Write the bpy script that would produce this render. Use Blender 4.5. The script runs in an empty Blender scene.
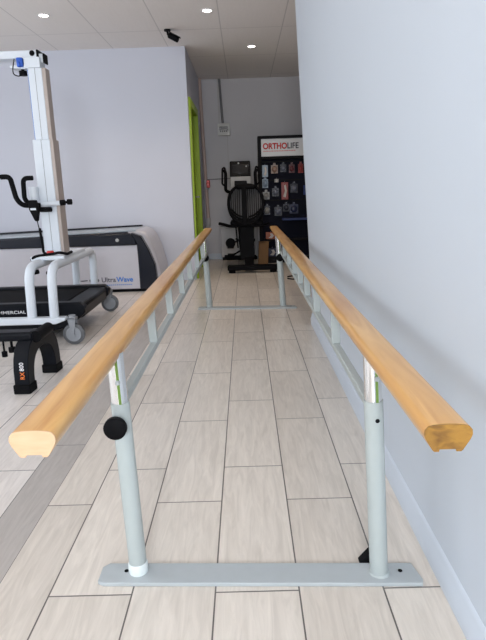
import bpy, bmesh, math, random
from mathutils import Vector, Matrix
random.seed(4)
COL = bpy.context.scene.collection
PI = math.pi

# ------------------------------------------------------------------ materials
def mat(name, col, rough=.5, metal=0., var=.06, scale=12., bump=0., stretch=(1, 1, 1), coat=0., spec=.5, trans=0.):
    m = bpy.data.materials.new(name); m.use_nodes = True
    nt = m.node_tree; N = nt.nodes; L = nt.links
    b = N['Principled BSDF']
    b.inputs['Roughness'].default_value = rough
    b.inputs['Metallic'].default_value = metal
    b.inputs['Coat Weight'].default_value = coat
    b.inputs['Specular IOR Level'].default_value = spec
    b.inputs['Transmission Weight'].default_value = trans
    tc = N.new('ShaderNodeTexCoord'); mp = N.new('ShaderNodeMapping')
    mp.inputs['Scale'].default_value = stretch
    no = N.new('ShaderNodeTexNoise'); no.inputs['Scale'].default_value = scale
    no.inputs['Detail'].default_value = 4
    mx = N.new('ShaderNodeMix'); mx.data_type = 'RGBA'
    c = Vector(col)
    mx.inputs['A'].default_value = (*[max(0, v * (1 - var)) for v in c], 1)
    mx.inputs['B'].default_value = (*[min(1, v * (1 + var)) for v in c], 1)
    L.new(tc.outputs['Object'], mp.inputs['Vector']); L.new(mp.outputs['Vector'], no.inputs['Vector'])
    L.new(no.outputs['Fac'], mx.inputs['Factor']); L.new(mx.outputs['Result'], b.inputs['Base Color'])
    if bump:
        bp = N.new('ShaderNodeBump'); bp.inputs['Strength'].default_value = bump; bp.inputs['Distance'].default_value = .01
        L.new(no.outputs['Fac'], bp.inputs['Height']); L.new(bp.outputs['Normal'], b.inputs['Normal'])
    return m

def wood(name, dark, light, stretch=(30, 2.2, 30), rough=.32, coat=.35, wscale=1.0, dist=5.):
    m = bpy.data.materials.new(name); m.use_nodes = True
    nt = m.node_tree; N = nt.nodes; L = nt.links; b = N['Principled BSDF']
    b.inputs['Roughness'].default_value = rough; b.inputs['Coat Weight'].default_value = coat
    tc = N.new('ShaderNodeTexCoord'); mp = N.new('ShaderNodeMapping'); mp.inputs['Scale'].default_value = stretch
    n1 = N.new('ShaderNodeTexNoise'); n1.inputs['Scale'].default_value = wscale; n1.inputs['Detail'].default_value = 6
    n1.inputs['Distortion'].default_value = dist * .2
    n2 = N.new('ShaderNodeTexNoise'); n2.inputs['Scale'].default_value = 1.3; n2.inputs['Detail'].default_value = 2
    mp2 = N.new('ShaderNodeMapping'); mp2.inputs['Scale'].default_value = (8, 1.6, 8)
    ad = N.new('ShaderNodeMath'); ad.operation = 'MULTIPLY_ADD'; ad.inputs[1].default_value = .55
    r = N.new('ShaderNodeValToRGB')
    r.color_ramp.elements[0].position = .38; r.color_ramp.elements[0].color = (*dark, 1)
    r.color_ramp.elements[1].position = .62; r.color_ramp.elements[1].color = (*light, 1)
    sc = N.new('ShaderNodeMath'); sc.operation = 'MULTIPLY'; sc.inputs[1].default_value = .45
    L.new(tc.outputs['Object'], mp.inputs['Vector']); L.new(mp.outputs['Vector'], n1.inputs['Vector'])
    L.new(tc.outputs['Object'], mp2.inputs['Vector']); L.new(mp2.outputs['Vector'], n2.inputs['Vector'])
    L.new(n2.outputs['Fac'], sc.inputs[0])
    L.new(n1.outputs['Fac'], ad.inputs[0]); L.new(sc.outputs[0], ad.inputs[2])
    L.new(ad.outputs[0], r.inputs['Fac']); L.new(r.outputs['Color'], b.inputs['Base Color'])
    return m

def planks(name, c1, c2, mortar, width, length, ox, oy, offset=.35, rough=.3):
    """wood-look floor tiles running along Y, built on a brick texture"""
    m = bpy.data.materials.new(name); m.use_nodes = True
    nt = m.node_tree; N = nt.nodes; L = nt.links; b = N['Principled BSDF']
    b.inputs['Roughness'].default_value = rough
    geo = N.new('ShaderNodeNewGeometry')
    sep = N.new('ShaderNodeSeparateXYZ'); L.new(geo.outputs['Position'], sep.inputs[0])
    sx = N.new('ShaderNodeMath'); sx.operation = 'SUBTRACT'; sx.inputs[1].default_value = oy
    sy = N.new('ShaderNodeMath'); sy.operation = 'SUBTRACT'; sy.inputs[1].default_value = ox
    L.new(sep.outputs['Y'], sx.inputs[0]); L.new(sep.outputs['X'], sy.inputs[0])
    cb = N.new('ShaderNodeCombineXYZ'); L.new(sx.outputs[0], cb.inputs['X']); L.new(sy.outputs[0], cb.inputs['Y'])
    br = N.new('ShaderNodeTexBrick'); br.offset = offset; br.offset_frequency = 2
    br.inputs['Scale'].default_value = 1; br.inputs['Brick Width'].default_value = length
    br.inputs['Row Height'].default_value = width; br.inputs['Mortar Size'].default_value = .0024
    br.inputs['Mortar Smooth'].default_value = .1; br.inputs['Bias'].default_value = 0
    br.inputs['Color1'].default_value = (*c1, 1); br.inputs['Color2'].default_value = (*c2, 1)
    br.inputs['Mortar'].default_value = (*mortar, 1)
    L.new(cb.outputs[0], br.inputs['Vector'])
    # grain
    bw = N.new('ShaderNodeRGBToBW'); L.new(br.outputs['Color'], bw.inputs[0])
    off = N.new('ShaderNodeCombineXYZ'); mu = N.new('ShaderNodeMath'); mu.operation = 'MULTIPLY'; mu.inputs[1].default_value = 90
    L.new(bw.outputs[0], mu.inputs[0]); L.new(mu.outputs[0], off.inputs['Z'])
    vm = N.new('ShaderNodeVectorMath'); vm.operation = 'MULTIPLY'; vm.inputs[1].default_value = (3.0, 26, 1)
    L.new(cb.outputs[0], vm.inputs[0])
    va = N.new('ShaderNodeVectorMath'); L.new(vm.outputs[0], va.inputs[0]); L.new(off.outputs[0], va.inputs[1])
    no = N.new('ShaderNodeTexNoise'); no.inputs['Scale'].default_value = 1.5; no.inputs['Detail'].default_value = 7
    no.inputs['Roughness'].default_value = .62; no.inputs['Distortion'].default_value = 1.1
    L.new(va.outputs[0], no.inputs['Vector'])
    rp = N.new('ShaderNodeValToRGB')
    rp.color_ramp.elements[0].position = .3; rp.color_ramp.elements[0].color = (.80, .79, .78, 1)
    rp.color_ramp.elements[1].position = .68; rp.color_ramp.elements[1].color = (1.06, 1.06, 1.06, 1)
    L.new(no.outputs['Fac'], rp.inputs['Fac'])
    mx = N.new('ShaderNodeMix'); mx.data_type = 'RGBA'; mx.blend_type = 'MULTIPLY'; mx.inputs['Factor'].default_value = .85
    L.new(br.outputs['Color'], mx.inputs['A']); L.new(rp.outputs['Color'], mx.inputs['B'])
    L.new(mx.outputs['Result'], b.inputs['Base Color'])
    bp = N.new('ShaderNodeBump'); bp.inputs['Strength'].default_value = .25; bp.inputs['Distance'].default_value = .002
    inv = N.new('ShaderNodeMath'); inv.operation = 'SUBTRACT'; inv.inputs[0].default_value = 1
    L.new(br.outputs['Fac'], inv.inputs[1]); L.new(inv.outputs[0], bp.inputs['Height']); L.new(bp.outputs['Normal'], b.inputs['Normal'])
    return m

def tiles(name, c, line, w, l, ox, oy):
    m = planks(name, c, [v * .985 for v in c], line, w, l, ox, oy, offset=0, rough=.85)
    for n in m.node_tree.nodes:
        if n.type == 'TEX_BRICK': n.inputs['Mortar Size'].default_value = .006
        if n.type == 'MIX': n.inputs['Factor'].default_value = .12
    return m

def emit(name, col, s):
    m = bpy.data.materials.new(name); m.use_nodes = True
    b = m.node_tree.nodes['Principled BSDF']
    b.inputs['Base Color'].default_value = (*col, 1)
    b.inputs['Emission Color'].default_value = (*col, 1); b.inputs['Emission Strength'].default_value = s
    return m

M = {}
M['floor'] = planks('floor_planks', (.735, .675, .605), (.625, .567, .503), (.13, .115, .105), .235, .724, -.349, 1.352)
M['floor_l'] = planks('floor_planks_left', (.76, .71, .67), (.68, .635, .595), (.13, .12, .11), .33, .724, -1.22, 2.457, offset=.5)
M['strip'] = planks('floor_strip_wood', (.46, .425, .395), (.43, .395, .37), (.16, .15, .14), .146, 2.4, -.891, 2.32, offset=0)
M['wall'] = mat('painted_wall', (.57, .59, .67), .62, var=.015, scale=3, bump=.02)
M['wall_b'] = mat('wall_warm_light', (.56, .55, .575), .62, var=.015, scale=3, bump=.02)  # same wall paint, with the warm lamplight mixed into its colour
M['wall_r'] = mat('painted_partition', (.575, .632, .705), .55, var=.015, scale=3, bump=.02)
M['ceil'] = tiles('ceiling_tiles', (.84, .80, .77), (.64, .61, .59), .63, 1.22, -.19, 6.28)
M['base'] = mat('white_skirting', (.575, .632, .705), .5, var=.02)
M['rail'] = wood('varnished_rail_wood', (.54, .25, .068), (.75, .44, .155))
M['end_l'] = wood('pale_end_grain', (.54, .34, .195), (.64, .43, .265), stretch=(6, 30, 40), rough=.5, coat=.1)
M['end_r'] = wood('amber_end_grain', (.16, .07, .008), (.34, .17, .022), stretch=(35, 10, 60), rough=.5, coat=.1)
M['steel'] = mat('grey_powder_coat', (.41, .455, .45), .38, var=.04, scale=30)
M['plate'] = mat('grey_blue_plate', (.41, .445, .46), .4, var=.05, scale=25)
M['chrome'] = mat('chrome_tube', (.85, .85, .84), .14, 1., var=.02)
M['green'] = mat('green_strip', (.15, .27, .045), .5)
M['weld'] = mat('white_weld', (.70, .76, .76), .45, bump=.3, scale=60)
M['black'] = mat('black_plastic', (.004, .004, .005), .6, var=.3, spec=.08)
M['rubber'] = mat('black_rubber', (.006, .006, .007), .75, var=.3, spec=.08)
M['blackgloss'] = mat('gloss_black', (.005, .006, .009), .4, var=.2, spec=.15)
M['white'] = mat('white_enamel', (.66, .71, .77), .35, var=.02)
M['taupe'] = mat('taupe_strip', (.42, .36, .33), .5, var=.04)
M['wheel'] = mat('grey_tyre', (.10, .105, .115), .5)
M['hub'] = mat('hub_grey', (.27, .285, .31), .45)
M['blue'] = mat('blue_nylon', (.02, .10, .5), .4)
M['red'] = mat('red_plastic', (.6, .02, .015), .4)
M['bed'] = mat('bed_shell_grey', (.50, .49, .53), .28, var=.03, coat=.2)
M['bed_dark'] = mat('bed_dark_trim', (.008, .010, .018), .25, var=.1, spec=.35, coat=.05)
M['bed_top'] = mat('bed_membrane', (.40, .45, .50), .3)
M['inkdark'] = mat('dark_ink', (.03, .03, .05), .5)
M['inkblue'] = mat('blue_ink', (.03, .17, .55), .5)
M['inkred'] = mat('red_ink', (.62, .035, .03), .5)
M['inkorange'] = mat('orange_ink', (.85, .20, .03), .5)
M['inkwhite'] = mat('white_ink', (.85, .85, .87), .5)
M['lime'] = mat('lime_paint', (.33, .50, .012), .45, var=.04)
M['lime_shaded'] = mat('door_green_shaded', (.10, .15, .01), .5, var=.05)  # door leaf green, darkened in colour for the shade of the recess
M['pipe'] = mat('pinkish_pipe', (.50, .38, .34), .5, var=.04)
M['conduit'] = mat('grey_conduit', (.16, .16, .17), .45)
M['conduit_w'] = mat('white_trunking', (.48, .47, .47), .5)
M['boxwhite'] = mat('meter_box_white', (.62, .62, .60), .5)
M['card'] = mat('cardboard', (.22, .115, .045), .8, var=.08)
M['frame'] = mat('rack_black', (.007, .007, .009), .7, spec=.2)
M['navy'] = mat('rack_panel_navy', (.006, .007, .016), .8, spec=.2)
M['sign'] = mat('sign_board_white', (.72, .73, .75), .4, var=.01)
M['darkgrey'] = mat('dark_grey_plastic', (.010, .010, .011), .55, spec=.15)
M['silver'] = mat('silver_plastic', (.42, .42, .42), .35)
M['screen'] = mat('dark_screen', (.012, .013, .016), .12, coat=.5)
M['mesh'] = mat('seat_mesh', (.09, .09, .095), .8)
M['cab'] = mat('pale_cabinet', (.50, .49, .50), .5)
M['glow'] = emit('lamp_diffuser', (1., .96, .9), 14.)
M['trimw'] = mat('white_trim', (.75, .75, .76), .4)
M['glass'] = mat('window_glass', (.9, .95, 1.), .02, trans=1., var=0)
M['alu'] = mat('window_aluminium', (.5, .5, .52), .4, .6)

# ------------------------------------------------------------------ mesh helpers
def box(bm, x0, x1, y0, y1, z0, z1, f=None):
    vs = [Vector((x, y, z)) for x in (x0, x1) for y in (y0, y1) for z in (z0, z1)]
    if f: vs = [Vector(f(v)) for v in vs]
    v = [bm.verts.new(p) for p in vs]
    for q in ((0, 1, 3, 2), (4, 6, 7, 5), (0, 4, 5, 1), (2, 3, 7, 6), (0, 2, 6, 4), (1, 5, 7, 3)):
        bm.faces.new([v[i] for i in q])

def tube(bm, pts, r, seg=16, caps=True, closed=False):
    """round bar swept along points, radius r (number or list)"""
    pts = [Vector(p) for p in pts]; n = len(pts)
    rs = r if isinstance(r, (list, tuple)) else [r] * n
    rings = []; up = None
    for i, p in enumerate(pts):
        if closed: t = pts[(i + 1) % n] - pts[i - 1]
        elif i == 0: t = pts[1] - p
        elif i == n - 1: t = p - pts[i - 1]
        else: t = (pts[i + 1] - p).normalized() + (p - pts[i - 1]).normalized()
        t.normalize()
        if up is None:
            up = Vector((0, 0, 1)) if abs(t.z) < .9 else Vector((0, 1, 0))
        a = (up - t * up.dot(t)); a.normalize(); up = a
        b = t.cross(a)
        rings.append([bm.verts.new(p + (a * math.cos(2 * PI * k / seg) + b * math.sin(2 * PI * k / seg)) * rs[i]) for k in range(seg)])
    for i in range(n if closed else n - 1):
        A, B = rings[i], rings[(i + 1) % n]
        for k in range(seg):
            bm.faces.new((A[k], A[(k + 1) % seg], B[(k + 1) % seg], B[k]))
    if caps and not closed:
        bm.faces.new(rings[0][::-1]); bm.faces.new(rings[-1])

def rnd(pts, rad=.05, n=5):
    """round the corners of a polyline"""
    pts = [Vector(p) for p in pts]; out = [pts[0]]
    for i in range(1, len(pts) - 1):
        p = pts[i]; a = (pts[i - 1] - p); b = (pts[i + 1] - p)
        ra = min(rad, a.length * .49, b.length * .49)
        s = p + a.normalized() * ra; e = p + b.normalized() * ra
        for k in range(n + 1):
            t = k / n
            out.append((1 - t) ** 2 * s + 2 * t * (1 - t) * p + t * t * e)
    out.append(pts[-1]); return out

def prism(bm, poly, axis, a, b, f=None):
    """extrude a 2D outline along an axis; poly in the two other axes (in order)"""
    def P(u, v, w):
        p = {'x': (w, u, v), 'y': (u, w, v), 'z': (u, v, w)}[axis]
        return f(Vector(p)) if f else p
    A = [bm.verts.new(P(u, v, a)) for u, v in poly]; B = [bm.verts.new(P(u, v, b)) for u, v in poly]
    n = len(poly)
    bm.faces.new(A[::-1]); bm.faces.new(B)
    for i in range(n): bm.faces.new((A[i], A[(i + 1) % n], B[(i + 1) % n], B[i]))

def sphere(bm, c, r, sc=(1, 1, 1), u=16, v=10):
    m = Matrix.Translation(c) @ Matrix.Diagonal((*sc, 1))
    bmesh.ops.create_uvsphere(bm, u_segments=u, v_segments=v, radius=r, matrix=m)

def obj(name, bm, material, parent=None, bev=0., smooth=None, seg=2):
    bmesh.ops.recalc_face_normals(bm, faces=bm.faces[:])
    me = bpy.data.meshes.new(name); bm.to_mesh(me); bm.free()
    o = bpy.data.objects.new(name, me); COL.objects.link(o)
    me.materials.append(material)
    if smooth is None: smooth = True
    if smooth:
        for p in me.polygons: p.use_smooth = True
        try: me.set_sharp_from_angle(angle=math.radians(38))
        except Exception: pass
    if bev:
        md = o.modifiers.new('bevel', 'BEVEL'); md.width = bev; md.segments = seg; md.limit_method = 'ANGLE'
        md.angle_limit = math.radians(38)
    if parent:
        o.parent = parent
        # a thing is an Empty at its base; parts and sub-parts keep their world coordinates
        if parent.type == 'EMPTY': o.matrix_parent_inverse = Matrix.Translation(-Vector(parent.location))
    return o

def part(name, m, parent, fn, bev=0., label=None, **k):
    bm = bmesh.new(); fn(bm); o = obj(name, bm, m, parent, bev, **k)
    if label: o['label'] = label
    return o

def boxp(name, m, parent, *d, bev=0., label=None, f=None):
    return part(name, m, parent, lambda bm: box(bm, *d, f=f), bev, label)

def tubep(name, m, parent, pts, r, seg=16, label=None, bev=0., closed=False):
    return part(name, m, parent, lambda bm: tube(bm, pts, r, seg, closed=closed), bev, label)

def thing(name, label, cat, loc, group=None):
    o = bpy.data.objects.new(name, None); COL.objects.link(o); o.location = loc
    o.empty_display_size = .05
    tag(o, label, cat, group); return o

def tag(o, label, cat, group=None):
    o['label'] = label; o['category'] = cat
    if group: o['group'] = group
    return o

def struct(name, m, fn, bev=0., parent=None):
    bm = bmesh.new(); fn(bm); o = obj(name, bm, m, parent, bev)
    if parent is None: o['kind'] = 'structure'
    return o

def text(name, s, size, m, parent, right, up, origin, depth=.001, bold=0., label=None, xs=1.):
    cu = bpy.data.curves.new(name, 'FONT'); cu.body = s; cu.size = 1.; cu.extrude = 0; cu.offset = bold
    cu.align_x = 'LEFT'
    t = bpy.data.objects.new(name, cu); COL.objects.link(t)
    dg = bpy.context.evaluated_depsgraph_get()
    me = bpy.data.meshes.new_from_object(t.evaluated_get(dg))
    COL.objects.unlink(t); bpy.data.objects.remove(t)
    r = Vector(right).normalized(); u = Vector(up).normalized(); n = r.cross(u)
    bm = bmesh.new(); bm.from_mesh(me)
    g = bmesh.ops.extrude_face_region(bm, geom=bm.faces[:])
    bmesh.ops.translate(bm, verts=[v for v in g['geom'] if isinstance(v, bmesh.types.BMVert)], vec=(0, 0, depth / size))
    x0 = min(v.co.x for v in bm.verts); x1 = max(v.co.x for v in bm.verts)
    for v in bm.verts:
        p = v.co.copy(); v.co = Vector(origin) + r * ((p.x - x0) * size * xs) + u * (p.y * size) + n * (p.z * size)
    o = obj(name, bm, m, parent, smooth=False)
    if label: o['label'] = label
    return o, (x1 - x0) * size * xs

# ------------------------------------------------------------------ camera
h = 1.1
cam = bpy.data.cameras.new('camera'); co = bpy.data.objects.new('camera', cam); COL.objects.link(co)
R = Matrix(((0.9995108457, 0.0299943242, 0.0088549313), (0.0017380794, 0.2294264758, -0.9733244430), (-0.0312257646, 0.9728637277, 0.2292621184)))
co.matrix_world = Matrix.Translation((0, 0, h)) @ R.to_4x4()
cam.sensor_fit = 'VERTICAL'; cam.sensor_height = 24; cam.lens = 560 / 640 * 24
cam.clip_start = .05
bpy.context.scene.camera = co

# ------------------------------------------------------------------ room
H = 2.7; YF = -2.6; YB = 9.0; XL = -4.6; YLW = 6.95; XR = 2.6
LEAN = .052
lw = lambda v: (v[0] - LEAN * v[2], v[1], v[2])
struct('floor', M['floor'], lambda b: (box(b, -.745, XR, YF, YB, -.08, 0)))
struct('floor_left', M['floor_l'], lambda b: (box(b, XL, -.891, YF, YLW, -.08, 0)))
struct('trim_1', M['strip'], lambda b: (box(b, -.891, -.745, YF, YLW, -.08, 0)))
struct('ceiling', M['ceil'], lambda b: box(b, XL - .1, XR + .1, YF - .1, YB + .1, H, H + .1))
struct('wall_back', M['wall_b'], lambda b: box(b, -.8, XR + .1, YB, YB + .12, -.08, H))
struct('wall_left_back', M['wall'], lambda b: box(b, XL, -.63, YLW, YLW + .12, -.08, H))
# return wall with the doorway
def ret(b):
    box(b, -.75, -.63, YLW + .12, 7.12, -.08, H); box(b, -.75, -.63, 8.12, YB, -.08, H); box(b, -.75, -.63, 7.12, 8.12, 2.1, H)
struct('wall_door_side', M['wall'], ret)
struct('wall_left', M['wall'], lambda b: (box(b, XL - .12, XL, YF, -1.9, -.08, H), box(b, XL - .12, XL, 5.6, YLW, -.08, H),
                                          box(b, XL - .12, XL, -1.9, 5.6, -.08, .5), box(b, XL - .12, XL, -1.9, 5.6, 2.5, H)))
struct('wall_right', M['wall_r'], lambda b: box(b, .531, .651, YF, 4.44, 0, H, f=lw))
struct('wall_right_back', M['wall'], lambda b: box(b, XR, XR + .1, 4.4, YB, -.08, H))
struct('wall_right_cross', M['wall'], lambda b: box(b, .67, XR + .1, 4.30, 4.40, 0, H))
struct('wall_front', M['wall'], lambda b: (box(b, XL, -4.2, YF - .12, YF, -.08, H), box(b, .42, .7, YF - .12, YF, 0, H),
                                           box(b, -4.2, .42, YF - .12, YF, -.08, .25), box(b, -4.2, .42, YF - .12, YF, 2.5, H)))
def winframe(b):
    for x in (-4.2, -2.68, -1.16, .36): box(b, x, x + .06, YF - .09, YF - .03, .25, 2.5)
    box(b, -4.2, .42, YF - .09, YF - .03, .25, .31); box(b, -4.2, .42, YF - .09, YF - .03, 2.44, 2.5)
w1 = struct('window_1', M['alu'], winframe)
def winframe2(b):
    for y in (-1.9, -.04, 1.82, 3.68, 5.54): box(b, XL - .09, XL - .03, y, y + .06, .5, 2.5)
    box(b, XL - .09, XL - .03, -1.9, 5.6, .5, .56); box(b, XL - .09, XL - .03, -1.9, 5.6, 2.44, 2.5)
struct('window_2', M['alu'], winframe2)  # unseen left window, lengthened to let in more fill light
# skirting boards
prof = [(.56, 0), (.515, 0), (.512, .055), (.518, .066), (.519, .083), (.524, .094), (.527, .096), (.54, .096)]
struct('baseboard_right', M['base'], lambda b: prism(b, prof, 'y', YF, 4.452))
struct('baseboard_back', M['base'], lambda b: box(b, -.63, XR, YB - .015, YB, 0, .09), bev=.003)
struct('baseboard_left', M['base'], lambda b: box(b, XL, -.63, YLW - .015, YLW, 0, .09), bev=.003)
# door in the return wall
d1 = struct('door_1', M['lime_shaded'], lambda b: box(b, -.72, -.68, 7.15, 8.09, 0, 2.09), bev=.004)
def casing(b):
    box(b, -.76, -.606, 7.04, 7.13, 0, 2.17); box(b, -.76, -.606, 8.10, 8.19, 0, 2.17); box(b, -.76, -.606, 7.13, 8.10, 2.08, 2.17)
fr = struct('door_frame', M['lime'], casing, .004, parent=d1)
fr['label'] = 'lime green door frame'
part('door_handle', M['silver'], d1, lambda b: (tube(b, [(-.68, 8.0, 1.0), (-.63, 8.0, 1.0)], .01), tube(b, [(-.63, 8.0, 1.0), (-.63, 7.88, 1.0)], .009)))

# ------------------------------------------------------------------ ceiling lamps
def downlight(x, y, label):
    t = thing('ceiling_light', label, 'ceiling light', (x, y, H), 'recessed ceiling lights')
    def ring(b):
        for k in range(32):
            a0, a1 = 2 * PI * k / 32, 2 * PI * (k + 1) / 32
            pr = [(.052, 0), (.052, -.005), (.044, -.008), (.040, 0)]
            for i in range(3):
                vs = [b.verts.new((x + r * math.cos(a), y + r * math.sin(a), H + z)) for a, (r, z) in ((a0, pr[i]), (a1, pr[i]), (a1, pr[i + 1]), (a0, pr[i + 1]))]
                b.faces.new(vs)
        bmesh.ops.remove_doubles(b, verts=b.verts[:], dist=.0005)
    part('trim_ring', M['trimw'], t, ring)
    part('diffuser', M['glow'], t, lambda b: tube(b, [(x, y, H - .0005), (x, y, H - .004)], .041, 28))
    l = bpy.data.lights.new('downlight_lamp', 'SPOT'); l.energy = 42; l.color = (1, .80, .62); l.spot_size = 2.3; l.spot_blend = .8; l.shadow_soft_size = .05
    lo = bpy.data.objects.new('downlight_lamp', l); COL.objects.link(lo); lo.location = (x, y, H - .03)
downlight(-1.789, 5.634, 'round ceiling downlight above the white patient hoist, leftmost of three')
downlight(-.29, 5.655, 'round ceiling downlight near the security camera, middle of three')
downlight(.136, 7.053, 'round ceiling downlight farthest back, near the back wall')

# ------------------------------------------------------------------ parallel bars
B = thing('parallel_bars', 'long walking parallel bars with varnished wooden handrails on grey steel posts', 'parallel bars', (0, 1.43, 0))
LN = .046
sh = lambda x, z: x - LN * z
def railprof(w=.041, top=.700):
    p = [(-.028, 0), (-.036, -.002), (-.0415, -.008), (-.0425, -.016), (-.039, -.024), (-.027, -.0415), (-.024, -.044),
         (-.0155, -.044), (-.0145, -.040)]
    q = [(-x, z) for x, z in p][::-1]
    mid = [(-.012, .0012), (0, .0016), (.012, .0012)]
    pts = p + q + [(.012, .0012), (0, .0016), (-.012, .0012)]
    return [(x * w / .0425, z * 1.1 + top) for x, z in pts]
def rail(ca, cb, y0, y1, endmat, endlabel):
    poly = railprof()
    f = lambda v: (v[0] + ca + (cb - ca) * (v[1] - y0) / (y1 - y0), v[1], v[2])
    r = part('handrail', M['rail'], B, lambda b: prism(b, poly, 'y', y0, y1, f), .002)
    e = part('end_face', endmat, r, lambda b: prism(b, poly, 'y', y0 - .003, y0, f), 0, endlabel)
    return r
rail(-.382, -.393, .903, 5.97, M['end_l'], 'pale peach sawn end of the left handrail')
rail(.334, .302, .882, 6.0, M['end_r'], 'dark amber end grain of the right handrail')

def plate(ya, yb, x0, x1, w):
    c = .018
    poly = [(x0 + c, -w), (x1 - c * .3, -w), (x1, -w + c), (x1 - c * .8, w), (x0 + c, w), (x0, w - c), (x0, -w + c * .5)]
    fy = lambda x: ya + (yb - ya) * (x - x0) / (x1 - x0)
    f = lambda v: (v[0], fy(v[0]) + v[1], v[2])
    p = part('base_plate', M['plate'], B, lambda b: prism(b, poly, 'z', 0, .012, f), .002)
    for x in (x0 + .075, x1 - .055):
        part('screw', M['black'], p, lambda b: tube(b, [(x, fy(x) + .008, .0115), (x, fy(x) + .008, .0135)], .0065, 12))
    return p
plate(1.432, 1.397, -.455, .472, .044)
plate(5.185, 5.12, -.465, .460, .05)

def post(xa, xb, y, zs, zt, knob, bolt, collar=False, r=.0255):
    sx = lambda z: xa + (xb - xa) * z / zt
    P = lambda z: (sx(z), y, z)
    p = part('post', M['steel'], B, lambda b: tube(b, [P(.010), P(zs)], r, 28))
    if collar:
        part('weld_collar', M['weld'], p, lambda b: tube(b, [P(.012), P(.02), P(.040), P(.045)], [r + .002, r + .0035, r + .003, r + .0005], 28), label='white weld collar at the foot of the post')
    else:
        part('weld_collar', M['steel'], p, lambda b: tube(b, [P(.011), P(.017)], [r + .006, r], 28))
    rr = r * .90
    i = part('inner_tube', M['chrome'], B, lambda b: tube(b, [P(zs - .05), P(zt)], rr, 28))
    part('scale_strip', M['green'], i, lambda b: box(b, -.0035, .0035, -.0012, .0012, 0, zt - zs - .006,
             f=lambda v: (sx(zs + v[2]) + rr * .25 + v[0], y - rr * .97 + v[1], zs + v[2])), label='green height scale strip')
    if bolt:
        bx = sx(bolt) + rr * .25
        part('bolt', M['plate'], i, lambda b: (tube(b, [(bx, y - rr * .9, bolt), (bx, y - rr * 1.18, bolt)], .007, 6), tube(b, [(bx, y - rr * 1.1, bolt), (bx, y - rr * 1.34, bolt)], .004, 10)))
    if knob:
        kr, kz, dx = knob
        c = Vector((sx(kz) + dx, y - r, kz))
        def kb(b):
            tube(b, [c + Vector((0, .015, 0)), c + Vector((0, -.02, 0))], .010, 12)
            tube(b, [c + Vector((0, -.010, 0)), c + Vector((0, -.016, 0)), c + Vector((0, -.030, 0)), c + Vector((0, -.034, 0))], [kr * .85, kr, kr, kr * .82], 26)
        part('knob', M['black'], p, kb, label='black clamping knob')
    else:
        part('set_screw', M['black'], p, lambda b: tube(b, [(sx(zs - .05) + .004, y - r * .9, zs - .05), (sx(zs - .05) + .004, y - r * 1.04, zs - .05)], .006, 14))
    return p
post(-.343, -.359, 1.436, .543, .684, (.031, .487, -.008), .606, collar=True)
post(.356, .320, 1.405, .540, .684, None, .606)
post(-.358, -.383, 5.20, .50, .684, (.034, .485, 0), None, r=.028)
post(.337, .295, 5.165, .50, .684, (.034, .470, 0), None, r=.028)
# side rails under the handrails
def under(x, y0, y1, ys):
    s = part('lower_rail', M['steel'], B, lambda b: box(b, x - .0125, x + .0125, y0, y1, .508, .532, f=lambda v: (v[0] + (.52 - v[2]) * LN, v[1], v[2])), .003)
    for y in ys:
        part('spacer', M['steel'], B, lambda b: box(b, x - .0155, x + .0155, y - .008, y + .008, .531, .662, f=lambda v: (v[0] + (.52 - v[2]) * LN, v[1], v[2])), .0015)
under(-.366, 1.47, 5.19, (2.09, 2.60, 3.12, 3.62, 4.18, 4.76))
under(.324, 1.44, 5.15, (2.0, 2.55, 2.95, 3.33, 3.72, 4.18, 4.68))
w = thing('rubber_wedge', 'small black rubber wedge on the floor behind the right front post', 'wedge', (.325, 1.472, 0))
part('wedge_body', M['rubber'], w, lambda b: prism(b, [(.310, 0), (.350, 0), (.350, .036), (.340, .036)], 'y', 1.458, 1.486), .002)

# ------------------------------------------------------------------ patient hoist (white, straddles the treadmill)
G = thing('patient_hoist', 'tall white wheeled walking hoist with a square mast straddling the black treadmill', 'hoist', (-1.6, 4.6, 0))
for y in (4.05, 5.2):
    lg = part('base_leg', M['white'], G, lambda b: prism(b, [(-2.75, .163), (-1.42, .163), (-1.345, .19), (-1.345, .212), (-2.75, .218)], 'y', y - .035, y + .035), .008)
    for cx in (-1.305, -2.62):
        def fork(b):
            tube(b, [(cx, y, .20), (cx, y, .225)], .026, 18)
            for s in (-.026, .026):
                prism(b, [(cx - .032, .205), (cx + .032, .205), (cx + .026, .15), (cx + .012, .082), (cx - .008, .082), (cx - .02, .15)], 'y', y + s - .003, y + s + .003)
            box(b, cx - .032, cx + .032, y - .029, y + .029, .195, .208)
        fk = part('caster', M['hub'], lg, fork, .002)
        # parts sit two levels down: the wheel belongs to the hoist
        wc = Vector((cx + .004, y, .0805))
        def whl(b):
            tube(b, [wc + Vector((0, -.016, 0)), wc + Vector((0, -.012, 0)), wc + Vector((0, .012, 0)), wc + Vector((0, .016, 0))], [.074, .080, .080, .074], 32)
        part('wheel', M['wheel'], G, whl)
        part('wheel_hub', M['hub'], lg, lambda b: (tube(b, [wc + Vector((0, -.0205, 0)), wc + Vector((0, .0205, 0))], [.056, .056], 28), tube(b, [wc + Vector((0, -.031, 0)), wc + Vector((0, .031, 0))], .012, 14)))
for x in (-1.60, -1.435):
    part('arch_tube', M['white'], G, lambda b: tube(b, rnd([(x, 4.05, .20), (x + .012, 4.05, .585), (x + .012, 5.2, .585), (x, 5.2, .20)], .13, 8), .034, 18))
part('mast_base', M['white'], G, lambda b: box(b, -1.66, -1.40, 4.30, 4.90, .603, .635), .006)
part('mast', M['white'], G, lambda b: (box(b, -1.622, -1.488, 4.52, 4.66, .635, 1.512)), .006)
part('mast_strip', M['taupe'], G, lambda b: (box(b, -1.488, -1.462, 4.522, 4.658, .635, 1.512)), .003, label='taupe strip on the side of the mast')  # thin taupe box along the right face of the mast
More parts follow.
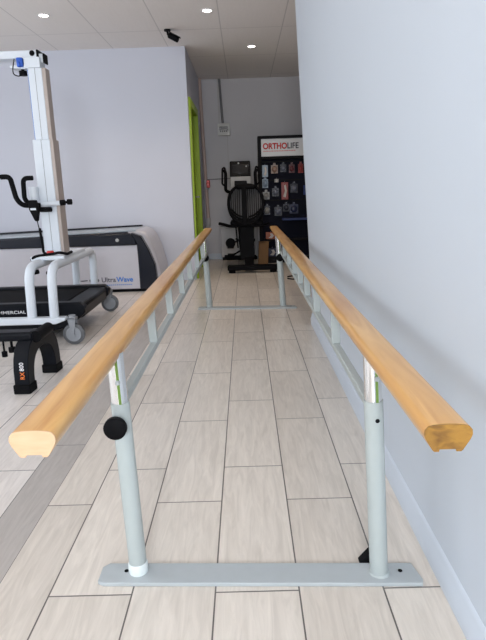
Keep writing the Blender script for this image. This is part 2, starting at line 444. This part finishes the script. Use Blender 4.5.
part('mast_slider', M['white'], G, lambda b: box(b, -1.604, -1.500, 4.54, 4.64, 1.5, 2.03), .004)
part('slider_strip', M['taupe'], G, lambda b: box(b, -1.500, -1.472, 4.542, 4.638, 1.512, 2.03), .003, label='taupe strip on the upper mast section')  # thin taupe box along the right face of the upper section
part('mast_seam', M['hub'], G, lambda b: (box(b, -1.556, -1.553, 4.518, 4.522, .64, 1.51), box(b, -1.553, -1.550, 4.538, 4.542, 1.514, 2.03)))
part('blue_edge', M['inkblue'], G, lambda b: box(b, -1.610, -1.603, 4.55, 4.63, 1.514, 2.02), label='blue strip along the mast edge')
part('arm_bracket', M['white'], G, lambda b: (box(b, -1.625, -1.505, 4.53, 4.65, 2.03, 2.105), prism(b, [(-1.74, 2.035), (-1.60, 2.025), (-1.60, 2.06), (-1.74, 2.055)], 'y', 4.55, 4.67)), .004)
arm = part('arm', M['white'], G, lambda b: box(b, -2.75, -1.53, 4.55, 4.67, 2.10, 2.157), .006)
part('arm_tip', M['white'], arm, lambda b: box(b, -1.527, -1.49, 4.57, 4.65, 2.072, 2.135), .004)
part('end_cap', M['black'], arm, lambda b: (box(b, -1.530, -1.518, 4.547, 4.673, 2.097, 2.160), box(b, -1.491, -1.479, 4.568, 4.652, 2.07, 2.137)), .003)
part('arm_bolt', M['black'], arm, lambda b: tube(b, [(-1.562, 4.552, 2.135), (-1.562, 4.538, 2.135)], [.021, .016], 18))
part('clip', M['blue'], G, lambda b: (box(b, -1.680, -1.633, 4.525, 4.58, 2.04, 2.105), box(b, -1.673, -1.648, 4.51, 4.54, 2.035, 2.075)), .008, label='blue nylon clip under the arm')
part('lock_knob', M['black'], G, lambda b: (tube(b, [(-1.655, 4.58, 2.04), (-1.655, 4.58, 2.012)], [.012, .012], 14), tube(b, [(-1.655, 4.58, 2.018), (-1.655, 4.58, 1.985)], .030, 18)))
part('cable', M['black'], G, lambda b: tube(b, rnd([(-1.70, 4.55, 2.10), (-1.72, 4.55, 2.03), (-1.72, 4.55, 1.99), (-1.68, 4.55, 1.975), (-1.66, 4.57, 1.99)], .03), .004, 8), label='thin black cable under the arm')
# handle bars
part('handle', M['rubber'], G, lambda b: tube(b, rnd([(-1.835, 4.36, 1.238), (-1.765, 4.36, 1.238), (-1.735, 4.36, 1.07), (-1.70, 4.38, 1.022), (-1.59, 4.45, 1.018)], .05, 7), .019, 14), label='black padded handlebar, outer')
part('handle', M['rubber'], G, lambda b: tube(b, rnd([(-1.615, 4.42, 1.225), (-1.69, 4.42, 1.225), (-1.705, 4.44, 1.05), (-1.62, 4.46, 1.012)], .05, 7), .018, 14), label='black padded handlebar beside the mast')
part('handle_crossbar', M['white'], G, lambda b: tube(b, [(-1.66, 4.49, 1.02), (-1.43, 4.49, 1.032)], .019, 14))
part('grip', M['rubber'], G, lambda b: (tube(b, [(-1.445, 4.488, 1.032), (-1.408, 4.488, 1.034)], .022, 14)))
part('grip', M['rubber'], G, lambda b: (tube(b, [(-1.388, 4.488, 1.037), (-1.355, 4.488, 1.037)], .022, 14), tube(b, [(-1.42, 4.488, 1.035), (-1.375, 4.488, 1.036)], .010, 10)))
part('grip', M['rubber'], G, lambda b: tube(b, [(-1.59, 4.44, .985), (-1.50, 4.42, .985)], .019, 14))
part('holder', M['white'], G, lambda b: (tube(b, [(-1.645, 4.49, 1.05), (-1.645, 4.49, 1.16)], [.034, .036], 18), tube(b, [(-1.645, 4.49, 1.02), (-1.645, 4.49, 1.05)], .01, 8)))
pend = part('hand_control', M['black'], G, lambda b: prism(b, [(-1.655, 1.06), (-1.590, 1.06), (-1.575, .985), (-1.592, .90), (-1.615, .90), (-1.65, .985)], 'y', 4.36, 4.40), .008)
part('display', M['white'], pend, lambda b: box(b, -1.637, -1.595, 4.357, 4.361, .985, 1.0))
part('control_cable', M['black'], G, lambda b: (tube(b, [(-1.603, 4.38, .91), (-1.598, 4.38, .86), (-1.592, 4.385, .835)], .004, 8), tube(b, rnd([(-1.592, 4.385, .845), (-1.590, 4.40, .70), (-1.592, 4.41, .645), (-1.54, 4.41, .645)], .03), .010, 10)))
part('stop_button', M['red'], G, lambda b: (tube(b, [(-1.535, 4.40, .635), (-1.535, 4.40, .652), (-1.535, 4.40, .668)], [.018, .03, .024], 18)), label='red emergency stop button')
part('base_cable', M['black'], G, lambda b: tube(b, rnd([(-1.66, 4.32, .61), (-1.62, 4.29, .64), (-1.50, 4.36, .648), (-1.44, 4.34, .66), (-1.385, 4.34, .645), (-1.40, 4.5, .645)], .04), .011, 10))
part('brake_lever', M['black'], G, lambda b: tube(b, [(-1.60, 4.12, .535), (-1.54, 4.12, .545)], .017, 12))
part('brake_lever', M['black'], G, lambda b: tube(b, [(-1.49, 4.14, .53), (-1.44, 4.14, .53)], .012, 12))

# ------------------------------------------------------------------ treadmill
T = thing('treadmill', 'low black treadmill deck with white side lettering, under the white hoist', 'treadmill', (-2.0, 4.6, 0))
part('side_cover', M['blackgloss'], T, lambda b: prism(b, [(-3.3, .06), (-1.55, .06), (-1.37, .10), (-1.255, .2), (-1.25, .25), (-1.29, .288), (-3.3, .288)], 'y', 4.20, 4.29), .012)
part('side_cover', M['blackgloss'], T, lambda b: prism(b, [(-3.3, .06), (-1.55, .06), (-1.37, .10), (-1.255, .2), (-1.25, .25), (-1.29, .288), (-3.3, .288)], 'y', 4.98, 5.07), .012)
part('deck', M['black'], T, lambda b: prism(b, [(-3.3, .08), (-1.58, .08), (-1.35, .14), (-1.29, .2), (-3.3, .2)], 'y', 4.29, 4.98), .006)
part('running_belt', M['rubber'], T, lambda b: (box(b, -3.25, -1.44, 4.30, 4.97, .262, .268), tube(b, [(-1.42, 4.30, .222), (-1.42, 4.97, .222)], .046, 20)))
part('end_cover', M['blackgloss'], T, lambda b: prism(b, [(-1.42, .27), (-1.28, .27), (-1.265, .245), (-1.28, .16), (-1.35, .13), (-1.37, .2)], 'y', 4.28, 4.99), .01)
text('lettering', 'COMMERCIAL', .034, M['inkwhite'], T, (1, 0, 0), (0, 0, 1), (-1.985, 4.1995, .213), .0015, .003, 'white lettering', xs=1.32)
for x, y in ((-1.64, 4.25), (-1.64, 5.02), (-3.1, 4.25), (-3.1, 5.02)):
    part('foot', M['rubber'], T, lambda b: tube(b, [(x, y, 0), (x, y, .065)], [.035, .026], 16))

# ------------------------------------------------------------------ exercise machine with arched foot
X = thing('exercise_machine', 'black exercise machine with orange and white lettered arched foot, in front of hoist', 'exercise machine', (-1.28, 3.22, 0))
part('beam', M['blackgloss'], X, lambda b: box(b, -2.3, -1.24, 3.09, 3.20, .283, .336), .015)
part('end_roller', M['black'], X, lambda b: tube(b, [(-1.225, 3.11, .305), (-1.225, 3.33, .305)], .034, 22))
def arch(b):
    outer = []; inner = []
    for k in range(15):
        a = PI * k / 14
        cy, ry = 3.225, .225
        # an inverted U, flatter at the top and slightly splayed
        s = math.sin(a); c = -math.cos(a)
        outer.append((cy + ry * math.copysign(abs(c) ** .75, c), .02 + .295 * s ** .62))
        inner.append((cy + (ry - .075) * math.copysign(abs(c) ** .8, c), .02 + .205 * s ** .7))
    n = len(outer)
    A = [[b.verts.new((x + .08 * (p[0] - 3.03), *p)) for p in outer] for x in (-1.330, -1.245)]
    C = [[b.verts.new((x + .08 * (p[0] - 3.03), *p)) for p in inner] for x in (-1.330, -1.245)]
    for i in range(n - 1):
        b.faces.new((A[0][i], A[0][i + 1], A[1][i + 1], A[1][i])); b.faces.new((C[0][i], C[0][i + 1], C[1][i + 1], C[1][i]))
        for s in (0, 1): b.faces.new((A[s][i], A[s][i + 1], C[s][i + 1], C[s][i]))
    for i in (0, n - 1): b.faces.new((A[0][i], A[1][i], C[1][i], C[0][i]))
ar = part('arched_foot', M['blackgloss'], X, arch, .005)
for y0, y1 in ((2.99, 3.085), (3.365, 3.46)):
    part('rubber_foot', M['rubber'], ar, lambda b: box(b, -1.336, -1.240, y0, y1, 0, .055, f=lambda v: (v[0] + .08 * (v[1] - 3.03), v[1], v[2])), .006)
part('rear_foot', M['blackgloss'], X, lambda b: (box(b, -2.26, -2.20, 3.12, 3.17, .05, .29), box(b, -2.28, -2.18, 2.98, 3.31, 0, .05)), .006)
part('leveling_knob', M['black'], X, lambda b: (tube(b, [(-1.372, 3.12, .24), (-1.372, 3.12, .29)], .008, 8), tube(b, [(-1.372, 3.12, .215), (-1.372, 3.12, .245)], .02, 12),
                                              tube(b, [(-1.41, 3.10, .20), (-1.41, 3.10, .29)], .006, 8), tube(b, [(-1.41, 3.10, .195), (-1.41, 3.10, .225)], .016, 12)))
o1, l1 = text('lettering', 'RX', .034, M['inkorange'], X, (0, .03, 1), (-1, 0, 0), (-1.268, 2.9965, .088), .002, .01, 'orange letters')
text('lettering', '800', .034, M['inkwhite'], X, (0, .03, 1), (-1, 0, 0), (-1.268, 2.9975, .088 + l1 + .006), .002, .0, 'white digits')

# ------------------------------------------------------------------ hydro massage bed
U = thing('massage_bed', 'long grey massage bed with dark trim and blue lettering, along the left wall', 'massage bed', (-2.1, 6.55, 0))
part('front_panel', M['bed'], U, lambda b: prism(b, [(-3.35, .035), (-1.19, .035), (-1.185, .3), (-1.20, .525), (-3.35, .525)], 'y', 6.20, 6.24), .01)
part('trim_band', M['bed_dark'], U, lambda b: prism(b, [(-3.38, .525), (-1.20, .525), (-1.22, .60), (-1.27, .655), (-3.38, .615)], 'y', 6.185, 6.26), .012)
part('corner_trim', M['bed_dark'], U, lambda b: prism(b, [(-1.20, .03), (-1.03, .03), (-1.00, .12), (-1.015, .30), (-1.07, .46), (-1.15, .62), (-1.26, .66), (-1.20, .525)], 'y', 6.195, 6.30), .012)
def shell(b):
    prof = [(-3.35, .03), (-.985, .03), (-.965, .12), (-.975, .26), (-1.02, .45), (-1.07, .58), (-1.12, .655), (-1.20, .685), (-3.35, .62)]
    prism(b, prof, 'y', 6.29, 6.92)
part('body_shell', M['bed'], U, shell, .03)
part('top_rim', M['bed_dark'], U, lambda b: (box(b, -3.35, -1.30, 6.215, 6.30, .60, .672, f=lambda v: (v[0], v[1], v[2] - (.055 if v[0] < -2 else 0))),
                                       box(b, -3.35, -1.24, 6.82, 6.90, .64, .708, f=lambda v: (v[0], v[1], v[2] - (.055 if v[0] < -2 else 0)))), .012)
part('membrane', M['bed_top'], U, lambda b: box(b, -3.3, -1.22, 6.29, 6.83, .67, .690, f=lambda v: (v[0], v[1], v[2] - (.06 if v[0] < -2 else 0))), .006)
part('button', M['silver'], U, lambda b: tube(b, [(-1.41, 6.186, .585), (-1.41, 6.178, .585)], [.020, .016], 16))
part('plinth', M['black'], U, lambda b: box(b, -3.3, -1.05, 6.24, 6.88, 0, .04))
p_, l_ = text('lettering', 'Ultra', .078, M['inkdark'], U, (1, 0, 0), (0, 0, 1), (-1.622, 6.1995, .122), .001, .008, 'dark lettering', xs=1.0)
text('lettering', 'Wave', .078, M['inkblue'], U, (1, 0, 0), (0, 0, 1), (-1.617 + l_, 6.1995, .122), .001, .025, 'blue lettering', xs=1.0)
part('underline', M['inkblue'], U, lambda b: [box(b, -1.59 + k * .022, -1.575 + k * .022, 6.1985, 6.2, .083, .092) for k in range(14)])
part('emblem', M['inkdark'], U, lambda b: (prism(b, [(-1.88, .143), (-1.84, .135), (-1.78, .14), (-1.78, .15), (-1.84, .147)], 'y', 6.198, 6.2),
                                       [tube(b, [(x, 6.2, .143), (x, 6.198, .143)], .016, 12) for x in (-1.745, -1.695, -1.665)]))

# ------------------------------------------------------------------ things on walls and ceiling
c = thing('security_camera', 'black security camera on the ceiling above the white wall corner', 'camera', (-.735, 6.25, H))
part('ceiling_mount', M['black'], c, lambda b: (tube(b, [(-.735, 6.25, H), (-.735, 6.25, H - .015)], .034, 20), tube(b, [(-.735, 6.25, H - .012), (-.732, 6.25, H - .045), (-.715, 6.25, H - .06)], .012, 12)))
a0 = Vector((-.728, 6.25, H - .052)); a1 = Vector((-.628, 6.24, H - .105)); ad = (a1 - a0).normalized(); an = Vector((.47, 0, .88))
part('camera_body', M['black'], c, lambda b: (tube(b, [a0, a0.lerp(a1, .08), a1.lerp(a0, .05), a1], [.018, .026, .028, .024], 18)))
part('sun_hood', M['black'], c, lambda b: box(b, -.005, .125, -.03, .03, .026, .031, f=lambda v: a0 + ad * v[0] + Vector((0, 1, 0)) * v[1] + an * v[2]))

e = thing('meter_box', 'small white electrical box with a dark window high on the back wall', 'electrical box', (-.28, YB, 1.96))
part('box_housing', M['boxwhite'], e, lambda b: box(b, -.375, -.185, YB - .09, YB, 1.885, 2.06), .008)
part('cover_window', M['screen'], e, lambda b: box(b, -.345, -.215, YB - .096, YB - .088, 1.96, 2.015), .003)
part('switch', M['inkdark'], e, lambda b: [box(b, -.335 + k * .03, -.32 + k * .03, YB - .099, YB - .093, 1.935, 1.955) for k in range(4)])
tag(tubep('conduit', M['conduit'], None, [(-.325, YB - .02, H), (-.292, YB - .02, 2.06)], .018, 12), 'dark grey conduit pipe from the ceiling down to the meter box', 'conduit')
tag(boxp('cable_trunking', M['conduit_w'], None, -.36, -.335, YB - .02, YB, 2.06, H), 'pale narrow trunking just left of the dark conduit', 'cable trunking')
tag(boxp('wire', M['conduit_w'], None, -.235, -.225, YB - .008, YB, 1.25, 1.885), 'thin pale cable running down below the meter box', 'wire')
tag(part('wire', M['conduit'], None, lambda b: tube(b, [(-.57, YB - .008, 1.245), (-.12, YB - .008, 1.255)], .006, 8)), 'thin dark cable running level across the back wall behind the bike', 'wire')
pp = thing('water_pipe', 'pinkish vertical pipe in the back corner with a red valve', 'pipe', (-.585, 8.9, .5))
part('pipe_tube', M['pipe'], pp, lambda b: tube(b, [(-.618, 8.9, H), (-.572, 8.9, .60)], .026, 14))
part('elbow', M['conduit_w'], pp, lambda b: (tube(b, rnd([(-.572, 8.9, .66), (-.570, 8.9, .56), (-.60, 8.96, .50), (-.60, YB, .50)], .05), .036, 14)))
part('valve', M['red'], pp, lambda b: (tube(b, [(-.575, 8.88, 1.18), (-.545, 8.84, 1.18)], .014, 10), box(b, -.57, -.52, 8.80, 8.84, 1.12, 1.235)), .008, label='red valve handle')
part('coupling', M['conduit_w'], pp, lambda b: tube(b, [(-.584, 8.9, 1.10), (-.586, 8.9, 1.24)], .036, 14))
cb = thing('low_cabinet', 'low pale cabinet standing against the back wall behind the exercise bike', 'cabinet', (0, 8.9, 0))
part('cabinet_body', M['cab'], cb, lambda b: box(b, -.385, .19, 8.80, 8.985, .05, .50), .006)
part('cabinet_top', M['cab'], cb, lambda b: box(b, -.395, .20, 8.79, 8.985, .50, .52), .004)
part('plinth', M['darkgrey'], cb, lambda b: box(b, -.37, .18, 8.83, 8.97, 0, .05))

# ------------------------------------------------------------------ recumbent exercise bike
K = thing('exercise_bike', 'black recumbent exercise bike with a mesh seat back, seen from behind', 'exercise bike', (.04, 7.8, 0))
part('rear_base', M['black'], K, lambda b: box(b, -.25, .42, 7.36, 7.50, .035, .10), .015)
for x in (-.19, .36):
    part('foot', M['rubber'], K, lambda b: tube(b, [(x, 7.43, 0), (x, 7.43, .04)], .045, 16))
part('front_base', M['black'], K, lambda b: box(b, -.30, .16, 8.50, 8.60, .035, .10), .012)
part('main_beam', M['black'], K, lambda b: prism(b, [(7.42, .07), (8.56, .08), (8.56, .17), (8.3, .20), (7.60, .18), (7.42, .10)], 'x', -.02, .10), .012)
part('shroud', M['darkgrey'], K, lambda b: prism(b, [(7.98, .12), (8.5, .12), (8.46, .66), (8.30, .72), (8.05, .55)], 'x', -.075, .115), .03, label='dark grey drive housing')
part('seat_post', M['black'], K, lambda b: (prism(b, [(7.66, .15), (7.78, .15), (7.86, .60), (7.72, .60)], 'x', -.08, .12), box(b, -.14, .20, 7.70, 7.90, .585, .61)), .01)
part('seat_cushion', M['rubber'], K, lambda b: box(b, -.20, .245, 7.66, 8.02, .61, .675), .028, seg=4)
cx, cz, ax, az = .018, .885, .232, .255
def oval(k, n, s=1.):
    a = 2 * PI * k / n
    x = math.cos(a); z = math.sin(a)
    wx = ax * (1 - .10 * (z if z < 0 else 0) * -1)
    return Vector((cx + s * wx * math.copysign(abs(x) ** .8, x), 7.68 + .05 * (1 - x * x) * 0 + (.03 * z), cz + s * az * math.copysign(abs(z) ** .85, z)))
bf = part('backrest_frame', M['black'], K, lambda b: tube(b, [oval(k, 40) for k in range(40)], .021, 10, closed=True))
def meshweb(b):
    n = 40; v = [b.verts.new(oval(k, n, .97) + Vector((0, .012, 0))) for k in range(n)]
    b.faces.new(v)
    g = bmesh.ops.extrude_face_region(b, geom=b.faces[:]); bmesh.ops.translate(b, verts=[q for q in g['geom'] if isinstance(q, bmesh.types.BMVert)], vec=(0, .006, 0))
part('mesh_back', M['mesh'], K, meshweb, smooth=False)
def slats(b):
    for k in range(-7, 8):
        if k in (-1, 0, -2): continue
        x = cx + k * .028
        hh = az * (max(0, 1 - (abs(x - cx) / ax) ** 2) ** .5) * .95
        if hh > .04: tube(b, [(x, 7.682 - .03, cz - hh), (x, 7.682 + .0, cz + hh)], .0052, 6)
part('back_ribs', M['black'], K, slats)
part('back_spine', M['black'], K, lambda b: (box(b, -.035, .03, 7.63, 7.665, .62, 1.12), ), .008)
part('back_brace', M['black'], K, lambda b: [tube(b, rnd([(cx + s * .20, 7.66, .83 - d), (cx + s * .12, 7.65, .745 - d), (cx + s * .03, 7.645, .72 - d)], .05), .011, 8) for s in (-1, 1) for d in (0, .035, .07)])
part('back_pad', M['black'], K, lambda b: box(b, -.10, .15, 7.64, 7.70, 1.085, 1.145), .02)
part('back_hinge', M['black'], K, lambda b: box(b, -.10, .14, 7.64, 7.69, .62, .70), .02)
# seat-side grips
part('side_grip', M['black'], K, lambda b: tube(b, rnd([(.02, 7.72, .60), (-.22, 7.70, .60), (-.27, 7.66, .635), (-.345, 7.60, .655)], .05), [.016] * 7 + [.02] * 6 + [.024], 12) if False else tube(b, rnd([(.02, 7.72, .60), (-.22, 7.70, .60), (-.27, 7.66, .625), (-.345, 7.60, .645)], .05), .021, 12))
part('side_grip', M['black'], K, lambda b: tube(b, rnd([(.02, 7.72, .60), (.24, 7.70, .60), (.29, 7.66, .615), (.32, 7.60, .63)], .05), .019, 12))
# console mast, arms and console
part('console_mast', M['black'], K, lambda b: prism(b, [(8.35, .60), (8.5, .60), (8.34, 1.20), (8.26, 1.20)], 'x', -.055, .085), .012)
def loop(s):
    x = -.045 + s * .205
    pts = [(x - s * .02, 8.10, 1.16), (x - s * .01, 8.10, 1.35), (x + s * .012, 8.10, 1.385), (x + s * .035, 8.10, 1.36), (x + s * .06, 8.10, 1.06), (x + s * .055, 8.12, 1.01)]
    return lambda b: tube(b, rnd([(x + s * .025, 8.10, 1.36), (x + s * .0, 8.10, 1.31), (x + s * .01, 8.10, 1.07), (x - s * .06, 8.25, 1.04), (x - s * .13, 8.30, .98)], .04), .022, 12)
def loop2(s):
    x = -.045 + s * .205
    return lambda b: tube(b, rnd([(x + s * .012, 8.10, 1.14), (x + s * .055, 8.10, 1.16), (x + s * .045, 8.10, 1.37), (x + s * .015, 8.10, 1.39), (x + s * .002, 8.10, 1.33)], .03), .013, 10)
for s in (-1, 1):
    part('arm_handle', M['black'], K, loop(s)); part('handle_loop', M['black'], K, loop2(s))
cn = part('console', M['darkgrey'], K, lambda b: prism(b, [(8.20, 1.26), (8.28, 1.24), (8.33, 1.46), (8.27, 1.48)], 'x', -.195, .10), .015)
part('screen', M['screen'], cn, lambda b: box(b, -.165, .07, 8.196, 8.212, 1.30, 1.43, f=lambda v: (v[0], v[1] + (v[2] - 1.26) * .32, v[2])), .004)
part('indicator', M['silver'], cn, lambda b: tube(b, [(-.07, 8.265, 1.445), (-.07, 8.245, 1.445)], .012, 10))
part('indicator', M['silver'], cn, lambda b: tube(b, [(.04, 8.255, 1.40), (.04, 8.232, 1.40)], .01, 10))
part('console_tray', M['silver'], K, lambda b: prism(b, [(8.22, 1.10), (8.27, 1.10), (8.29, 1.255), (8.20, 1.262)], 'x', -.192, .102), .01, label='silver console surround')
part('console_panel', M['darkgrey'], K, lambda b: box(b, -.135, .045, 8.20, 8.28, 1.09, 1.205), .012)
# pedals
part('crank', M['black'], K, lambda b: (tube(b, [(-.10, 8.2, .36), (.14, 8.2, .36)], .022, 12), tube(b, [(-.11, 8.2, .36), (-.13, 8.12, .39)], .016, 10)))
part('pedal', M['black'], K, lambda b: (tube(b, [(-.215, 7.97, .345), (-.215, 8.01, .345)], .070, 22), box(b, -.262, -.168, 7.96, 8.04, .27, .30), tube(b, [(-.19, 8.0, .335), (-.11, 8.2, .36)], .014, 8)), .008)
part('pedal', M['black'], K, lambda b: (box(b, -.27, -.17, 8.26, 8.42, .10, .15), tube(b, [(-.2, 8.34, .13), (-.09, 8.25, .2)], .014, 8), box(b, -.32, -.27, 8.28, 8.38, .10, .135)), .01)
part('side_strut', M['black'], K, lambda b: (tube(b, [(-.09, 7.86, .60), (-.075, 8.0, .24)], .013, 10), tube(b, [(-.13, 7.84, .60), (-.11, 7.95, .28)], .011, 10)))

# loop of cable on the floor
tag(tubep('floor_cable', M['black'], None, rnd([(.50, 6.78, .008), (.56, 6.70, .008), (.66, 6.74, .008), (.68, 6.90, .008), (.58, 6.98, .008), (.51, 6.92, .008)], .05), .008, 8), 'short loop of black cable lying on the floor behind the right handrail', 'cable')
# cardboard things by the bike
tag(part('cardboard_box', M['card'], None, lambda b: (box(b, .17, .31, 8.0, 8.12, 0.0, .345, f=lambda v: (v[0] + .02 * (v[2] > .1), v[1], v[2])), prism(b, [(.175, .345), (.185, .36), (.26, .335), (.31, .345)], 'y', 8.0, 8.01)), .004),
    'tall brown cardboard box standing right of the exercise bike', 'box')
tag(part('cardboard_sheet', M['card'], None, lambda b: box(b, .10, .30, 7.74, 7.95, .0, .012), .002), 'flat brown cardboard piece on the floor behind the bike base', 'cardboard')

# ------------------------------------------------------------------ product display rack
PMB = mat('shelf_blue', (.012, .03, .13), .5)
D = thing('display_rack', 'tall black product display rack with red and black letters on its white header', 'display rack', (.70, 8.6, 0))
part('back_panel', M['navy'], D, lambda b: box(b, .26, 1.32, 8.54, 8.57, .08, 1.52))
for x in (.215, 1.315):
    part('side_post', M['frame'], D, lambda b: box(b, x, x + .05, 8.40, 8.62, 0, 1.81), .004)
part('base', M['frame'], D, lambda b: box(b, .20, 1.38, 8.32, 8.66, 0, .085), .006)
part('bottom_shelf', M['frame'], D, lambda b: box(b, .265, 1.315, 8.36, 8.56, .32, .345), .003)
part('middle_shelf', PMB, D, lambda b: box(b, .555, 1.315, 8.38, 8.55, .615, .645), .003, label='blue shelf edge')
part('top_rail', M['frame'], D, lambda b: (box(b, .215, 1.365, 8.38, 8.63, 1.495, 1.53), box(b, .215, 1.365, 8.38, 8.63, 1.775, 1.815)), .003)
hs = part('header_sign', M['sign'], D, lambda b: box(b, .262, 1.318, 8.40, 8.60, 1.53, 1.775), .004)
o1, l1 = text('lettering', 'ORTHO', .112, M['inkred'], hs, (1, 0, 0), (0, 0, 1), (.288, 8.3985, 1.635), .002, .035, 'red header letters', xs=.87)
text('lettering', 'LIFE', .112, M['inkdark'], hs, (1, 0, 0), (0, 0, 1), (.288 + l1 + .006, 8.3985, 1.635), .002, .02, 'black header letters', xs=.87)
part('tagline_mark', M['inkred'], hs, lambda b: [box(b, .29 + k * .018, .29 + k * .018 + (.012 if k % 4 else .008), 8.398, 8.4005, 1.598, 1.610) for k in range(26)])
part('hook_rail', M['darkgrey'], D, lambda b: [box(b, .28, 1.31, 8.53, 8.542, z, z + .015) for z in (1.455, 1.19, .90)])

cols = {'lblue': (.42, .55, .72), 'skin': (.52, .33, .25), 'dark': (.03, .035, .06), 'dred': (.16, .03, .035), 'redw': (.5, .05, .04), 'grey': (.22, .24, .32),
        'white': (.52, .52, .50), 'red': (.40, .035, .025), 'navy': (.02, .03, .10), 'orange': (.62, .12, .02), 'blue': (.03, .07, .30)}
PM = {k: mat('pack_' + k, [q * .6 for q in v], .35, var=.25, scale=30, coat=.2) for k, v in cols.items()}
PM['figure'] = mat('pack_figure', (.55, .50, .46), .5, var=.2)
def pack(name, x, z, w, hgt, m, label, kind, y=8.505):
    """hanging pack: a card with a header tab, a bulging blister and a hook hole; or a box"""
    t = thing(name, label, 'package', (x, y, z - hgt / 2), 'orthopaedic packs on the display rack')
    x0, x1, z0, z1 = x - w / 2, x + w / 2, z - hgt / 2, z + hgt / 2
    if kind == 'box':
        part('carton', m, t, lambda b: box(b, x0, x1, y - .04, y + .022, z0, z1), .003)
        part('picture', PM['figure'], t, lambda b: prism(b, [(x0 + w * .25, z0 + hgt * .18), (x0 + w * .6, z0 + hgt * .12), (x0 + w * .8, z0 + hgt * .5), (x0 + w * .62, z0 + hgt * .86), (x0 + w * .4, z0 + hgt * .8), (x0 + w * .5, z0 + hgt * .5)], 'y', y - .0425, y - .040))
    else:
        part('card', m if kind == 'card' else PM['dark'], t, lambda b: prism(b, [(x0, z0), (x1, z0), (x1, z1 - .012), (x - .02, z1 - .012), (x - .02 + .004, z1 + .02), (x + .016, z1 + .02), (x + .02, z1 - .012), (x0, z1 - .012)], 'y', y + .012, y + .016))
        part('blister', m, t, lambda b: sphere(b, (x, y + .008, z - hgt * .05), .5, (w * .82, .06, hgt * .72), 18, 12))
    part('hook', M['hub'], t, lambda b: tube(b, [(x, 8.54, z1 + .008), (x, y - .05, z1 + .008), (x, y - .055, z1 + .016)], .003, 6))
pk = [
 ('package', .93, 1.05, .10, .15, 'blue', 'dark blue pack in the middle row right of the greyish blister', 'card'),
 ('package', .62, .80, .09, .12, 'dark', 'small black pack in the lower row left of the navy one', 'card'),
 ('package', .48, 1.19, .06, .05, 'white', 'tiny white pack under the skin toned one', 'box'),
 ('package', .315, 1.33, .085, .17, 'lblue', 'pale blue and white carton at the top left of the rack', 'box'),
 ('package', .455, 1.36, .10, .13, 'skin', 'skin toned pack in the top row of the rack', 'card'),
 ('package', .585, 1.37, .09, .12, 'grey', 'dark pack with a grey blister in the top row, beside the skin toned one', 'blister'),
 ('package', .71, 1.36, .085, .13, 'dred', 'dark maroon pack in the top row of the rack', 'card'),
 ('package', .84, 1.36, .075, .14, 'redw', 'red pack at the right of the top row, cut by the wall edge', 'card'),
 ('package', .315, 1.16, .085, .14, 'lblue', 'pale blue pack hanging directly below the top left carton', 'card'),
 ('package', .325, .985, .10, .12, 'white', 'whitish pack third down the left column', 'card'),
 ('package', .465, 1.03, .10, .13, 'grey', 'grey blue blister pack left of the red carton', 'blister'),
 ('package', .60, 1.04, .10, .25, 'red', 'tall red carton with a pale figure in the middle of the rack', 'box'),
 ('package', .74, 1.08, .11, .14, 'grey', 'greyish blister pack right of the tall red carton', 'blister'),
 ('package', .335, .77, .09, .14, 'white', 'whitish blister pack low in the left column above the handrail', 'blister'),
 ('package', .50, .75, .11, .14, 'grey', 'pale bulging blister pack below the grey blue one', 'blister'),
 ('package', .735, .78, .13, .15, 'navy', 'dark navy pack just above the blue shelf', 'card'),
 ('package', .38, .43, .15, .10, 'orange', 'orange carton low on the rack behind the handrail', 'box'),
 ('package', .40, .235, .15, .12, 'navy', 'dark navy carton on the rack base below the orange one', 'box'),
]
for n_, x, z, w_, h_, m_, lb, kd in pk:
    if m_ in ('orange',): z = .345 + h_ / 2 + .001
    if 'rack base' in lb: z = .086 + h_ / 2
    pack(n_, x, z, w_, h_, PM[m_], lb, kd, 8.46 if m_ == 'orange' or 'rack base' in lb else 8.505)

# ------------------------------------------------------------------ light
def area(name, loc, rot, sx, sy, e, col):
    l = bpy.data.lights.new(name, 'AREA'); l.shape = 'RECTANGLE'; l.size = sx; l.size_y = sy; l.energy = e; l.color = col
    o = bpy.data.objects.new(name, l); COL.objects.link(o); o.location = loc; o.rotation_euler = rot
    return o
area('daylight_front_window', (-.25, YF - .15, 1.85), (PI / 2, 0, 0), 1.1, 1.2, 185, (.90, .95, 1.))
area('left_window_fill', (XL - .15, 1.85, 1.5), (PI / 2, 0, -PI / 2), 7.4, 1.9, 145, (.90, .95, 1.))  # light from the unseen left side, stretched along the wall as added fill
# added lights outside the two windows, aimed up to brighten the ceiling
area('ceiling_fill_front', (-1.2, YF - 1.6, -.05), (math.radians(145), 0, 0), 4.0, 2.2, 290, (1., .92, .85))
area('ceiling_fill_left', (XL - 1.6, 1.85, -.05), (math.radians(145), 0, -PI / 2), 7.4, 2.2, 150, (.93, .96, 1.))
wd = bpy.data.worlds.new('world'); bpy.context.scene.world = wd; wd.use_nodes = True
wn = wd.node_tree; bg = wn.nodes['Background']; sk = wn.nodes.new('ShaderNodeTexSky')
sk.sky_type = 'NISHITA'; sk.sun_disc = False; sk.sun_elevation = math.radians(50)
wn.links.new(sk.outputs['Color'], bg.inputs['Color']); bg.inputs['Strength'].default_value = .12
vs = bpy.context.scene.view_settings
vs.view_transform = 'Standard'; vs.look = 'None'; vs.gamma = 1; vs.use_curve_mapping = False; vs.exposure = -.4
